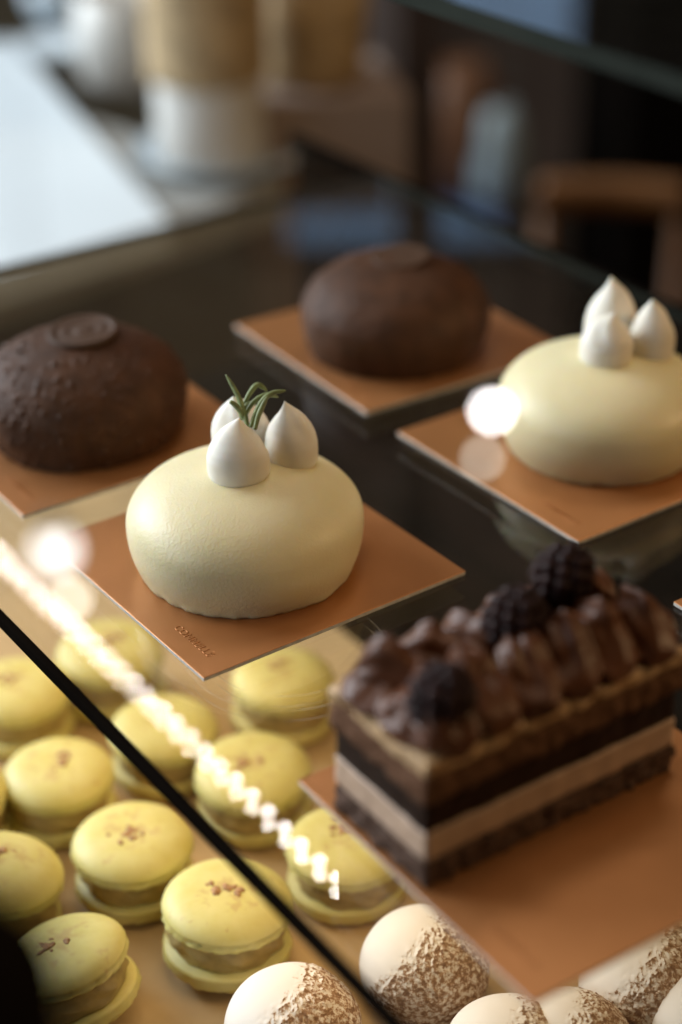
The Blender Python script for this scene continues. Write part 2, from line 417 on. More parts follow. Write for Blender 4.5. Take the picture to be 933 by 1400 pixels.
# ------------------------------------------------------------------ white glazed cakes
def dome_profile(Rm, zc, bt, bb, p, n=56, flat=2.25, flat_top=None):
    pr = []
    t0 = -math.asin(min(1, (zc / bb)) ** (p / 2)) if zc < bb else -math.pi / 2
    for i in range(n + 1):
        t = t0 + (math.pi / 2 - t0) * i / n
        c, s = max(0, math.cos(t)), math.sin(t)
        f = flat if (s <= 0 or flat_top is None) else flat_top
        r = Rm * c ** (2 / f); z = zc + (bt if s > 0 else bb) * math.copysign(abs(s) ** (2 / f), s)
        pr.append((r if i < n else 0.0, max(0.0, z)))
    return pr
def white_body(seed):
    pr = dome_profile(0.0386, 0.0165, 0.0190, 0.0305, 2.25, 64, 2.25, 2.12)
    bm = bmesh.new(); o = Vector((seed * 3.1, seed * 1.7, 0))
    def fn(co, a, i):
        q = co + o
        d = 1 + 0.010 * fbm(q, 22, 2)
        if co.z < 0.0036:                              # crinkled foot of set glaze
            w = (1 - co.z / 0.0036)
            d += w * (0.012 + 0.018 * fbm(Vector((math.cos(a), math.sin(a), seed)), 5.0, 3)) + 0.010 * w * fbm(q, 240, 2)
        return Vector((co.x * d, co.y * d, co.z * (1 + 0.006 * fbm(q, 30, 2))))
    lathe(bm, pr, 160, fn)
    return bm
def kiss_bm(r, h, lean=(0, 0), seed=0, sharp=1.0, fold=0.12):
    ctl = [(0, .88), (.03, .94), (.10, .985), (.22, 1.0), (.36, .995), (.50, .93), (.62, .80), (.73, .62), (.82, .425), (.89, .25), (.95, .105), (1.0, 0.0)]
    pr = []
    for i in range(len(ctl) - 1):
        for k in range(3):
            t = k / 3; z = ctl[i][0] + (ctl[i + 1][0] - ctl[i][0]) * t; rr = ctl[i][1] + (ctl[i + 1][1] - ctl[i][1]) * t
            pr.append((rr * r, z * h))
    pr.append((0.0, h))
    bm = bmesh.new()
    def fn(co, a, i):
        z = co.z / h
        amp = fold * max(0, min(1, (z - 0.35) / 0.3))
        d = 1 - amp * max(0, math.sin(2 * a + seed * 2.1 + 2.5 * z)) ** 3 + 0.02 * fbm(co + Vector((seed, 0, 0)), 90, 2)
        return Vector((co.x * d + (lean[0] + 0.22 * math.sin(seed * 2.4) * max(0, z - 0.8) * 5) * r * z ** 2.2, co.y * d + (lean[1] + 0.2 * math.cos(seed * 1.9) * max(0, z - 0.8) * 5) * r * z ** 2.2, co.z))
    lathe(bm, pr, 56, fn)
    return bm
def smooth_mod(o, lv=1):
    s = o.modifiers.new('sub', 'SUBSURF'); s.levels = lv; s.render_levels = lv
def white_cake(ctr, kisses, label, seed):
    root = empty('white_cake', Vector((ctr[0], ctr[1], ZC)))
    tag(root, label, 'cake', 'white glazed dome cakes')
    build('glaze_body', white_body(seed), M['glaze'], root)
    for i, (px, py, bz, r, h, ln) in enumerate(kisses):
        for _ in range(6):                              # find the dome's height under the kiss
            p = onz(px, py, bz + ZC) - root.location
            rr = min(0.0385, math.hypot(p.x, p.y))
            bz = 0.0165 + 0.0190 * (1 - (rr / 0.0386) ** 2.12) ** (1 / 2.12) - 0.0010
        bz -= 0.0008
        o = build('meringue_kiss', kiss_bm(r, h, ln, seed * 5 + i), M['meringue'], root, loc=(p.x, p.y, bz))
        smooth_mod(o)
    return root
A_KISS = [(331, 612, 0.0335, 0.0098, 0.0205, (-.10, 0)), (327, 648, 0.0425, 0.0100, 0.0205, (-.12, .0)), (399, 629, 0.0335, 0.0086, 0.0215, (-.02, 0))]
cakeA = white_cake((-0.0310, 0.4942), A_KISS, 'white glazed cake in focus with meringue kisses and a rosemary sprig', 1)
B_KISS = [(833, 466, 0.0335, 0.0095, 0.0255, (.12, 0)), (828, 490, 0.0335, 0.0095, 0.0190, (.02, 0)), (890, 484, 0.0335, 0.0082, 0.0228, (-.05, 0))]
cakeB = white_cake((0.0960, 0.5755), B_KISS, 'white glazed cake with pointed meringue kisses, cut off by the right edge', 2)

# rosemary
def sprig(name, paths, stem, label, r0=0.00082):
    base = stem[0]
    root = empty(name, base); tag(root, label, 'herb sprig')
    bm = bmesh.new(); tube(bm, [p - base for p in spline(stem, 6)], 0.0006, 8); build('stem', bm, M['stem'], root)
    for pth in paths:
        pts = [p - base for p in spline(pth, 8)]; n = len(pts)
        rad = [r0 * (0.75 + 0.35 * math.sin(math.pi * i / (n - 1))) * (1 - 0.75 * max(0, (i / (n - 1) - 0.75) / 0.25) ** 2) for i in range(n)]
        bm = bmesh.new(); tube(bm, pts, rad, 8); build('needle', bm, M['needle'], root)
dep = lambda p: (p - CAM).dot(FW)
D0 = dep(onz(336, 622, 0.040 + ZC)) 
print('D0', D0, dep(onz(327,640,.045)), dep(onz(331,603,.045)))
def P(l, d=D0): return [at(x, y, d + 0.001 * k) for k, (x, y) in enumerate(l)]
needles = [P([(339, 583), (333, 562), (325, 540), (309, 512)], D0 - .002), P([(334, 552), (343, 536), (353, 526), (366, 535)], D0 + .003),
    P([(336, 567), (345, 552), (358, 542), (370, 540), (381, 543)], D0), P([(343, 584), (351, 562), (362, 545), (374, 537), (391, 534)], D0 - .003),
    P([(349, 587), (353, 570), (359, 556), (366, 542)], D0 - .005), P([(315, 549), (322, 554), (329, 563), (333, 574)], D0 - .004),
    P([(331, 574), (329, 560), (327, 549)], D0), P([(334, 560), (340, 552), (350, 552)], D0 + .002)]
sprig('rosemary_sprig', needles, [at(342, 600, D0), at(340, 585, D0), at(336, 566, D0)], 'green rosemary sprig standing between meringue kisses on the white cake')
DB = 0.640
sprig('herb_leaf', [P([(858, 446), (862, 437), (868, 440), (874, 441)], DB)], [at(857, 452, DB), at(858, 446, DB), at(860, 441, DB)], 'tiny dark herb tip between meringues of the right white cake', 0.0005)

# ------------------------------------------------------------------ chocolate domes
def choc_dome(ctr, seed, label, lump=1.0, tilt=0.0, ds=1.0):
    root = empty('chocolate_dome', Vector((ctr[0], ctr[1], ZC))); tag(root, label, 'cake', 'chocolate coated dome cakes')
    pr = dome_profile(0.0388, 0.0165, 0.0220, 0.0315, 2.2, 150, 2.2, 1.9)
    off = Vector((seed * 2.3, seed * 5.1, seed))
    bm = bmesh.new()
    def fn(co, a, i):
        q = co + off
        nrm = Vector((co.x, co.y, (co.z - 0.014))).normalized()
        k = 0.0
        for sc_, am in ((270, 1.0), (430, 0.6)):
            dd, pp = noise.voronoi(q * sc_)
            h = math.sin(pp[0].x * 12.9898 + pp[0].y * 78.233 + pp[0].z * 37.719) * 43758.5453; h -= math.floor(h)
            if h > 0.45: k += am * (h - 0.2) * max(0.0, 1 - (dd[0] / 0.52) ** 2) ** 2
        rr = math.hypot(co.x, co.y); fade = min(1, max(0.0, (rr - 0.012) / 0.006))
        d = lump * fade * 0.0016 * k + 0.0005 * fbm(q, 40, 3)
        if co.z < 0.003: d += 0.0008 * fbm(Vector((math.cos(a), math.sin(a), seed)), 6, 2) + 0.0006 * (1 - co.z / 0.003)
        c2 = co + nrm * d
        return Vector((c2.x, c2.y, max(0.0, c2.z)))
    lathe(bm, pr, 460, fn)
    body = build('coating', bm, M['choc'], root)
    bm = bmesh.new()
    lathe(bm, [(0.0126, -0.0005), (0.0131, 0.0002), (0.0131, 0.0016), (0.0127, 0.0021), (0.0112, 0.0021), (0.0107, 0.0016), (0.0085, 0.0015), (0.0079, 0.0019), (0.0066, 0.0019), (0.0060, 0.0015), (0.0035, 0.0015), (0.0029, 0.0020), (0.0012, 0.0021), (0, 0.0021)], 64)
    disc = build('seal_disc', bm, M['choc_disc'], root, loc=(0.002, 0.001, 0.0378))
    disc.scale = (ds, ds, 0.55 + 0.45 * (ds > 0.95))
    disc.rotation_euler = (R(2 + tilt), R(-3), 0)
    return root
choc_dome((-0.0955, 0.5925), 1, 'dark chocolate dome with nutty bumps and round seal, at left')
choc_dome((0.0234, 0.6640), 2, 'smoother dark chocolate dome, farthest back on the shelf', 0.35, 0.0, 0.9)

# ------------------------------------------------------------------ layered chocolate slice
f0 = onz(581, 1213, ZC)
SL, SW = 0.0835, 0.0395
srot = R(-56.0) + math.pi / 2
sx = Vector((math.cos(srot), math.sin(srot), 0)); sy = Vector((-math.sin(srot), math.cos(srot), 0))   # sx: length (to the back), sy: width (to the left)
sroot = empty('cake_slice', f0, srot)
tag(sroot, 'long layered chocolate slice with piped cream on a copper card', 'cake')
def layer(name, z0, z1, m, x0=0.0, x1=SL, y0=0.0, y1=SW, rough=0.0003, sc_=120, seed=0.0, bev=0.0006):
    bm = bmesh.new(); nx, ny, nz = 70, 34, 6
    bmesh.ops.create_grid(bm, x_segments=2, y_segments=2, size=1); bm.clear()
    box(bm, x0, x1, y0, y1, z0, z1)
    bmesh.ops.subdivide_edges(bm, edges=[e for e in bm.edges if abs((e.verts[0].co - e.verts[1].co).x) > 1e-4], cuts=nx, use_grid_fill=True)
    bmesh.ops.subdivide_edges(bm, edges=[e for e in bm.edges if abs((e.verts[0].co - e.verts[1].co).y) > 1e-4], cuts=ny, use_grid_fill=True)
    bmesh.ops.subdivide_edges(bm, edges=[e for e in bm.edges if abs((e.verts[0].co - e.verts[1].co).z) > 1e-4], cuts=nz, use_grid_fill=True)
    cx, cy = (x0 + x1) / 2, (y0 + y1) / 2
    for v in bm.verts:
        q = v.co + Vector((seed, seed * 2, 0))
        d = rough * (fbm(q, sc_, 3) * 1.4 + 0.5 * fbm(q, sc_ * 3, 2))
        ox = 1 if v.co.x > x1 - 1e-5 else (-1 if v.co.x < x0 + 1e-5 else 0); oy = 1 if v.co.y > y1 - 1e-5 else (-1 if v.co.y < y0 + 1e-5 else 0)
        v.co += Vector((ox * d, oy * d, 0))
    return build(name, bm, m, sroot)
layer('crumb_base', 0.0, 0.0076, M['crumb'], x0=-0.0006, y0=-0.0006, rough=0.0009, sc_=220, seed=1)
layer('mousse_layer', 0.0077, 0.0165, M['mousse'], rough=0.00025, seed=2)
layer('ganache_layer', 0.0166, 0.0262, M['ganache'], x0=0.0004, y0=0.0004, x1=SL - 0.0004, rough=0.0003, seed=3)
layer('sponge_layer', 0.0263, 0.0345, M['sponge'], x0=-0.0008, y0=-0.0008, x1=SL + 0.001, rough=0.0008, sc_=260, seed=4)
def tan_layer():
    o = layer('hazelnut_layer', 0.0346, 0.0385, M['tan'], x0=-0.0004, y0=-0.0004, x1=SL + 0.0006, rough=0.0009, sc_=110, seed=5)
tan_layer()
# piped cream: two rows of overlapping petals leaning in to the middle
def petal(bm, c, ln, wd, ht, yaw, seed):
    """a piped shell: fat at its outer end, drawn up to a ridge at the inner end"""
    n, seg = 28, 48; rings = []
    ca, sa = math.cos(yaw), math.sin(yaw)
    for i in range(n + 1):
        t = i / n
        w = wd * (math.sin(math.pi * min(1, 0.08 + 0.90 * t ** 0.8)) ** 0.55) * (1.0 - 0.35 * t)
        hh = ht * (0.45 + 0.75 * t - 0.25 * t * t) * (math.sin(math.pi * min(1, 0.10 + 0.86 * t)) ** 0.45)
        x = ln * (t - 0.12)
        ring = []
        for k in range(seg):
            a = 2 * math.pi * k / seg
            yy = w * math.cos(a) * (1 - 0.30 * max(0, math.sin(a)) ** 2)
            zz = hh * (0.5 + 0.5 * math.sin(a)) ** (0.9)
            zz *= 1 - 0.10 * math.cos(3 * a + seed)
            rid = 1 + 0.085 * math.cos(8 * a + 5.0 * t + seed) * min(1, 3 * t); yy *= rid; zz *= 0.5 + 0.5 * rid + 0.10 * math.sin(9 * t + seed)
            X = x + 0.0022 * fbm(Vector((x * 90 + seed, yy * 90, zz * 90)), 1, 2); Y = yy
            ring.append(bm.verts.new(Vector((c[0] + ca * X - sa * Y, c[1] + sa * X + ca * Y, c[2] + zz))))
        rings.append(ring)
    for A_, B_ in zip(rings, rings[1:]):
        for k in range(seg): bm.faces.new((A_[k], A_[(k + 1) % seg], B_[(k + 1) % seg], B_[k]))
    bm.faces.new(list(reversed(rings[0]))); bm.faces.new(rings[-1])
bm = bmesh.new()
box(bm, 0.001, SL - 0.001, 0.001, SW - 0.001, 0.0388, 0.0425, 0.002)
for i in range(6):
    x = 0.0085 + i * 0.0133
    petal(bm, (x, 0.0012, 0.0380), 0.0235, 0.0086, 0.0205 + 0.0015 * math.sin(2.1 * i), R(78) + 0.16 * math.sin(i * 1.9), i)
for i in range(6):
    x = 0.0080 + i * 0.0133
    petal(bm, (x, SW - 0.0012, 0.0380), 0.0225, 0.0084, 0.0185 + 0.0012 * math.cos(1.7 * i), R(-76) + 0.16 * math.sin(i * 2.3), 10 + i)
petal(bm, (0.0008, 0.012, 0.0380), 0.024, 0.0100, 0.0140, R(14), 30)
petal(bm, (0.0008, 0.029, 0.0380), 0.022, 0.0105, 0.0120, R(-6), 31)
o = build('piped_cream', bm, M['cream'], sroot)
rm = o.modifiers.new('fuse', 'REMESH'); rm.mode = 'VOXEL'; rm.voxel_size = 0.00045; rm.use_smooth_shade = True
smt = o.modifiers.new('soft', 'SMOOTH'); smt.factor = 0.5; smt.iterations = 2

def berry_bm(r, seed):
    bm = bmesh.new(); rnd = random.Random(seed); pts = []
    n = 46
    for i in range(n):
        z = 1 - 2 * (i + 0.5) / n; a = i * 2.39996 + seed
        s = math.sqrt(1 - z * z)
        c = Vector((s * math.cos(a) * r * 0.8, s * math.sin(a) * r * 0.8, z * r * 0.95))
        mtx = Matrix.Translation(c) @ Matrix.Scale(r * rnd.uniform(0.27, 0.34), 4)
        bmesh.ops.create_icosphere(bm, subdivisions=2, radius=1.0, matrix=mtx)
    bmesh.ops.create_icosphere(bm, subdivisions=2, radius=r * 0.8)
    return bm
BL = ['blackberry nearest the front end of the chocolate slice', 'blackberry in the middle of the chocolate slice', 'blackberry at the far end of the chocolate slice']
for i, (px, py, z) in enumerate([(603, 952, 0.050), (703, 846, 0.053), (770, 787, 0.056)]):
    c = onz(px, py, z + ZC)
    bm = berry_bm(0.0078, i + 1)
    o = build('blackberry', bm, M['berry'], None, loc=c); o.rotation_euler = (R(20 * i), R(35), R(40 * i))
    tag(o, BL[i], 'blackberry', 'blackberries on the chocolate slice')

# ------------------------------------------------------------------ lower tray, macarons, crumbed domes
ZL = -0.1225
bm = bmesh.new(); box(bm, SE0 + 0.05, 0.02, 0.085, 0.361, -0.1275, ZL, 0.0, M=CM)
tray = build('gold_tray', bm, M['board'], None, False); tag(tray, 'flat gold board on the lower shelf under the macarons', 'tray')
def shell_prof(Rm, h, up):
    pr = []
    foot = 0.0022
    if up:
        pr = [(Rm * 0.90, 0), (Rm * 0.985, 0.0004), (Rm * 1.0, 0.0013), (Rm * 0.955, foot)]
        for i in range(1, 15):
            t = i / 14 * math.pi / 2
            pr.append((Rm * 1.0 * math.cos(t) ** 0.62 if i < 14 else 0.0, foot + 0.0002 + (h - foot) * math.sin(t) ** 1.05))
    return pr
def ruffle(seed, fz):
    def fn(co, a, i):
        if i <= 3 and co.length > 1e-5:
            d = 1 + 0.045 * fbm(Vector((math.cos(a) * 9, math.sin(a) * 6, i + seed)), 2.2, 2)
            return Vector((co.x * d, co.y * d, co.z + 0.0003 * fbm(Vector((math.cos(a) * 5, math.sin(a) * 5, seed)), 2, 2)))
        d = 1 + 0.006 * fbm(co + Vector((seed, 0, 0)), 60, 2)
        return Vector((co.x * d, co.y * d, co.z))
    return fn
def make_macaron(sd=0):
    root = empty('macaron', (0, 0, 0)); rnd = random.Random(sd * 11 + 5)
    RM = 0.0212
    bm = bmesh.new()
    pr = [(RM * 0.55, 0.0), (RM * 0.80, 0.0006), (RM * 0.95, 0.0022), (RM * 1.0, 0.0042), (RM * 0.97, 0.0058), (RM * 0.99, 0.0066), (RM * 0.95, 0.0076)]
    lathe(bm, pr, 72, ruffle(3 + sd, 0)); o = build('bottom_shell', bm, M['shell'], root)
    bm = bmesh.new()
    pr = [(RM * 0.84, 0.0074)] + [(RM * (0.84 + 0.05 * math.sin(math.pi * i / 8) + 0.018 * math.sin(i * 2.2)), 0.0074 + 0.0105 * i / 8) for i in range(1, 9)]
    def swirl(co, a, i):
        d = 1 + 0.030 * math.sin(9 * a + co.z * 900 + sd) + 0.05 * fbm(co + Vector((sd, 0, 0)), 120, 2) + 0.05 * math.sin(a + sd * 2)
        return Vector((co.x * d, co.y * d, co.z))
    lathe(bm, pr, 96, swirl); build('filling', bm, M['filling'], root)
    bm = bmesh.new()
    lathe(bm, [(r, z + 0.0178) for r, z in shell_prof(RM, 0.0098, True)], 96, ruffle(8 + sd, 0)); build('top_shell', bm, M['shell'], root)
    bm = bmesh.new()
    ca, cr = rnd.uniform(0, 6.28), rnd.uniform(0.0, 0.005)
    for q in range(rnd.randint(9, 15)):
        a, r = rnd.uniform(0, 6.28), 0.0065 * rnd.random() ** 0.7
        x, y = cr * math.cos(ca) + r * math.cos(a), cr * math.sin(ca) + r * math.sin(a) * 0.6
        rr = math.hypot(x, y) / RM
        z = 0.0178 + 0.0024 + 0.0076 * math.sqrt(max(0, 1 - rr ** 3.2))
        sz = rnd.uniform(0.0005, 0.0013)
        m_ = Matrix.Translation((x, y, z)) @ Matrix.Rotation(rnd.uniform(0, 3), 4, 'Z') @ Matrix.Diagonal((sz * 1.4, sz, sz * 0.45, 1))
        r_ = bmesh.ops.create_icosphere(bm, subdivisions=2, radius=1, matrix=m_)
        for v in r_['verts']: v.co += Vector((fbm(v.co, 900, 2), fbm(v.co + Vector((1, 2, 3)), 900, 2), 0)) * sz * 0.5
    build('crumbs', bm, M['flake'], root)
    return root
macs = [make_macaron(k) for k in range(4)]; mac_used = set()
# (px, py of the top disc centre, label, lean degrees about the view's x and y, rot, scale)
MAC = [
 (180, 1140, 'yellow macaron with brown crumbs, clear of the glass, left of the black edge', (0, 0), 0.3, 1.0),
 (307, 1232, 'yellow macaron partly behind the black edge, next to the crumbed domes', (-3, 2), 1.2, 1.0),
 (104, 1308, 'leaning yellow macaron in the bottom left corner', (-8, -13), 2.2, 1.0),
 (-14, 1196, 'yellow macaron cut by the left edge above the leaning one', (-4, 8), 3.1, 1.0),
 (78, 1045, 'yellow macaron up the row at the left edge beside the black edge', (0, 0), 4.0, 1.0),
 (22, 930, 'yellow macaron cut by the left edge just under the black edge', (0, 0), 5.1, 1.0),
 (150, 885, 'yellow macaron under the glass below the bright light reflections', (0, 0), 0.9, 1.0),
 (222, 982, 'yellow macaron under the glass crossed by the row of light dots', (0, 0), 1.7, 1.0),
 (346, 1042, 'pale macaron under the glass between card corner and light dots', (2, 0), 2.6, 1.0),
 (384, 920, 'yellow macaron under the glass peeking below the middle card', (0, 3), 3.5, 1.0),
 (474, 1140, 'yellow macaron under the glass at the corner of the slice card', (0, 0), 4.4, 1.0),
 (-75, 1075, 'yellow macaron mostly outside the left edge', (0, 0), 5.0, 1.0)]
ZT = ZL + 0.0255
for i, (px, py, lab, (lx, ly), rz, s) in enumerate(MAC):
    k = (i * 3 + i // 4) % 4
    o = macs[k] if k not in mac_used else copy_tree(macs[k]); mac_used.add(k)
    c = onz(px, py, ZT)
    lift = 0.0212 * (abs(math.sin(R(lx))) + abs(math.sin(R(ly)))) * 0.55
    o.location = (c.x, c.y, ZL + 0.0001 + lift); o.rotation_euler = (R(lx), R(ly), rz if (lx, ly) == (0, 0) else 0)
    s = (1.0, 1.03, 0.98, 1.02, 0.97)[i % 5]; o.scale = (s, s, s * (1.0 + 0.05 * math.sin(i * 2.3)))
    tag(o, lab, 'macaron', 'yellow macarons on the lower tray')

def crumb_ball_bm(r, seed):
    pr = dome_profile(r, r * 0.74, r * 0.95, r * 0.92, 2.0, 110, 2.05)
    bm = bmesh.new(); wd = Vector((-0.72, 0.32, 0.62)).normalized()
    def fn(co, a, i):
        nrm = Vector((co.x, co.y, co.z - r * 0.74)).normalized()
        q = co + Vector((seed * 2.7, seed, 0))
        m_ = nrm.dot(wd) + 0.12 * fbm(q, 90, 2)
        k = max(0.0, min(1.0, (0.66 - m_) / 0.22))
        d = k * (0.0003 * fbm(q, 420, 3) + 0.00035 * max(0, 1 - (cell(q, 520) / 0.55) ** 2) * (1 if fbm(q, 300, 1) > -0.1 * k else 0)) + 0.0004 * fbm(q, 40, 2)
        c2 = co + nrm * d
        return Vector((c2.x, c2.y, max(0, c2.z)))
    lathe(bm, pr, 260, fn); return bm
BALL = [
 (581, 1318, 0.0212, 'cream dome half rolled in crumbs, left of the slice card edge'),
 (400, 1402, 0.0212, 'cream dome half rolled in crumbs, under the black edge at the bottom'),
 (696, 1446, 0.0208, 'cream dome half rolled in crumbs, showing its white top under the slice card corner'),
 (778, 1432, 0.0200, 'cream dome half rolled in crumbs, just right of the slice card corner'),
 (888, 1342, 0.0222, 'crumb covered dome below the long front edge of the slice card'),
 (975, 1398, 0.0212, 'crumb covered dome in the bottom right corner')]
ballm = [crumb_ball_bm(0.023, s) for s in range(3)]
bmesh_data = []
for i, (px, py, r, lab) in enumerate(BALL):
    c = onz(px, py, ZL + r * 0.74)
    if i < 3:
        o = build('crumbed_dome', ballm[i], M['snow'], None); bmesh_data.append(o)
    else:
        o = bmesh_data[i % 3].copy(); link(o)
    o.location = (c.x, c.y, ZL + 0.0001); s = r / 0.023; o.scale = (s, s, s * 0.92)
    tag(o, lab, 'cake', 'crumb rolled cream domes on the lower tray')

# ------------------------------------------------------------------ small glowing spheres added in place of front glass reflections
def glint(px, py, d, r, m, label, wiretop):
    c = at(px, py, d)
    root = empty('glint_stand_in', c); tag(root, label, 'reflection stand-in', 'glowing stand-ins for front glass reflections')
    bm = bmesh.new(); bmesh.ops.create_uvsphere(bm, u_segments=24, v_segments=14, radius=r); build('glint', bm, m, root)
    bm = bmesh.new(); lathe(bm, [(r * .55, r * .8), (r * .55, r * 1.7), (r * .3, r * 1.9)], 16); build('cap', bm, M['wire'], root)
    bm = bmesh.new(); tube(bm, [Vector((0, 0, r * 1.8)), Vector((0, 0, wiretop))], 0.00012, 6); build('wire', bm, M['wire'], root)  # cap and wire are invented supports for the added sphere
glint(673, 561, 0.288, 0.0011, M['glow'], 'bright glowing stand-in for a glass reflection beside the right white cake', 0.16)
glint(660, 626, 0.296, 0.0009, M['glow_dim'], 'dimmer glowing stand-in for a glass reflection over the right copper card', 0.16)
glint(76, 752, 0.290, 0.0030, M['glow_soft'], 'bright glowing stand-in for a glass reflection left of the middle card', 0.16)
glint(97, 818, 0.300, 0.0014, M['glow_dim'], 'dimmer glowing stand-in for a glass reflection above the light dots', 0.16)

# ------------------------------------------------------------------ room behind
FL = -1.0
bm = bmesh.new(); box(bm, -6, 6, -3, 7, FL - 0.05, FL - 0.002); o = build('floor', bm, M['floor'], None, False); tag(o, kind='structure')
bm = bmesh.new(); box(bm, -6, 6, 3.6, 3.75, FL, 2.2); o = build('wall', bm, M['wall'], None, False); tag(o, kind='structure')

# service counter to the left of the case
ZS = -0.15
def poly_slab(pts, z0, z1, bm):
    lo = [bm.verts.new((p.x, p.y, z0)) for p in pts]; hi = [bm.verts.new((p.x, p.y, z1)) for p in pts]
    n = len(pts)
    for k in range(n): bm.faces.new((lo[k], lo[(k + 1) % n], hi[(k + 1) % n], hi[k]))
    bm.faces.new(list(reversed(lo))); bm.faces.new(hi)
q1, q2 = onz(-120, 425, ZS), onz(388, 248, ZS)
dirx = (q2 - q1).normalized(); diry = Vector((-dirx.y, dirx.x, 0))
cnt = empty('service_counter', Vector((q1.x, q1.y, FL))); tag(cnt, 'pale grey counter beyond the left end of the case', 'counter')
bm = bmesh.new(); poly_slab([p - cnt.location for p in (q1 - dirx * .3, q2, q2 + diry * 0.9, q1 - dirx * .3 + diry * 0.9)], ZS - 0.03 - FL, ZS - FL, bm); build('counter_top', bm, M['counter'], cnt, False)
i1, i2 = q1 - dirx * .28 + diry * .02, q2 - dirx * .02 + diry * .02
bm = bmesh.new(); poly_slab([p - cnt.location for p in (i1, i2, i2 + diry * 0.86, i1 + diry * 0.86)], 0.0, ZS - 0.031 - FL, bm); build('cabinet', bm, M['cabinet'], cnt, False)
ZB = ZS + 0.022
b = [onz(230, 303, ZB), onz(14, 52, ZB), onz(-330, 120, ZB), onz(-260, 450, ZB)]
bm = bmesh.new(); poly_slab(b, ZS + 0.001, ZB, bm); o = build('serving_board', bm, M['white'], None, False); tag(o, 'large bright white board lying on the grey counter', 'board')

def lathe_thing(name, prof, m, px, py, z, label, cat, seg=48, fn=None):
    c = onz(px, py, z); bm = bmesh.new(); lathe(bm, prof, seg, fn)
    o = build(name, bm, m, None, loc=c); tag(o, label, cat); return o
# jar with a wicker cover on a plate
pl = lathe_thing('plate', [(0.03, 0.0), (0.05, 0.003), (0.068, 0.012), (0.070, 0.014), (0.066, 0.014), (0.048, 0.006), (0, 0.005)], M['blueplate'], 310, 222, ZS + .001, 'pale blue plate under the wicker topped jar', 'plate')
jc = onz(290, 222, ZS + 0.008)
jar = empty('storage_jar', jc); tag(jar, 'pale jar with a tan wicker top on the grey counter', 'jar')
bm = bmesh.new(); lathe(bm, [(0.036, 0), (0.041, 0.003), (0.042, 0.02), (0.042, 0.062), (0.040, 0.068), (0, 0.068)], 48); build('jar_body', bm, M['ceramic'], jar)
def weave(co, a, i):
    d = 1 + 0.035 * math.sin(28 * a + (i % 2) * math.pi); return Vector((co.x * d, co.y * d, co.z))
bm = bmesh.new(); lathe(bm, [(0.043, 0.0685)] + [(0.0455, 0.070 + 0.005 * k) for k in range(17)] + [(0.04, 0.152), (0, 0.154)], 112, weave); build('wicker_cover', bm, M['wicker'], jar)
lathe_thing('wicker_basket', [(0.038, 0.0), (0.042, 0.004), (0.045, 0.05), (0.048, 0.10), (0.044, 0.10), (0, 0.09)], M['wicker'], 425, 105, ZS + .05, 'blurred tan wicker basket right of the jar', 'basket', 96, weave)
bm = bmesh.new(); c = onz(425, 105, ZS + .05); box(bm, -0.07, 0.07, -0.06, 0.07, FL - c.z, -0.001, 0.004); o = build('basket_stand', bm, M['wall'], None, False, loc=c, rz=R(10)); tag(o, 'mauve grey stand under the blurred wicker basket', 'stand')
lathe_thing('glass_bowl', [(0.022, 0), (0.03, 0.004), (0.040, 0.03), (0.043, 0.05), (0.041, 0.05), (0.036, 0.028), (0.02, 0.007), (0, 0.006)], M['blueplate'], 95, 45, ZS + .001, 'round pale bowl at the top left on the counter', 'bowl')
lathe_thing('white_dish', [(0.02, 0), (0.034, 0.006), (0.038, 0.016), (0.036, 0.017), (0.02, 0.010), (0, 0.009)], M['white'], 82, 82, ZS + .001, 'small bright white dish below the round bowl', 'dish')
lathe_thing('ceramic_pot', [(0.030, 0), (0.04, 0.01), (0.045, 0.05), (0.04, 0.085), (0.036, 0.085), (0.03, 0.07), (0, 0.06)], M['ceramic'], 175, 120, ZS + .001, 'grey white pot beside the wicker topped jar', 'pot')

# post, bench, chair, cabinet
def vpost(name, px0, px1, depth, m, label, cat, top=0.6, th=0.06):
    a = at(px0, 330, depth); c = at(px1, 330, depth)
    w = (c - a).length; mid = (a + c) / 2
    bm = bmesh.new(); box(bm, -w / 2, w / 2, -th / 2, th / 2, FL, top, 0.004)
    o = build(name, bm, m, None, False, loc=(mid.x, mid.y, 0)); tag(o, label, cat); return o
vpost('wooden_post', 541, 598, 1.95, M['post'], 'dark brown wooden post behind the rear chocolate dome', 'post', 1.4)
vpost('wall_panel', 385, 536, 3.2, M['mauve'], 'blurred mauve panel left of the dark post', 'panel', 0.8, 0.04)
vpost('dark_cabinet', 808, 1300, 2.7, M['black'], 'black cabinet filling the right background', 'cabinet', 1.2, 0.5)
bm = bmesh.new(); box(bm, -1.7, -0.10, 3.55, 3.598, FL, 2.1, 0.004)
for k in range(8): box(bm, -1.7 + 0.2 * k + 0.01, -1.7 + 0.2 * k + 0.03, 3.535, 3.5495, FL, 2.1)
o = build('panelling', bm, M['sage'], None, False); tag(o, 'grey green panelling on the wall behind the counter', 'panelling')
bc = onz(560, 318, -0.58)
bench = empty('bench', Vector((bc.x, bc.y, FL))); tag(bench, 'low bench with a blue cushion behind the dark post', 'bench')
bm = bmesh.new(); box(bm, -0.36, 0.14, -0.20, 0.16, 0.36, 0.42, 0.02, 3); build('cushion', bm, M['bluecloth'], bench)
bm = bmesh.new(); box(bm, -0.34, 0.12, -0.17, 0.15, 0.0, 0.358, 0.01); build('bench_base', bm, M['post'], bench, False)
lathe_thing('pale_vase', [(0.028, 0), (0.040, 0.02), (0.046, 0.06), (0.036, 0.11), (0.022, 0.14), (0.02, 0.14), (0, 0.12)], M['paleblue'], 676, 272, -0.578, 'small pale blue vase standing on the blue bench', 'vase')
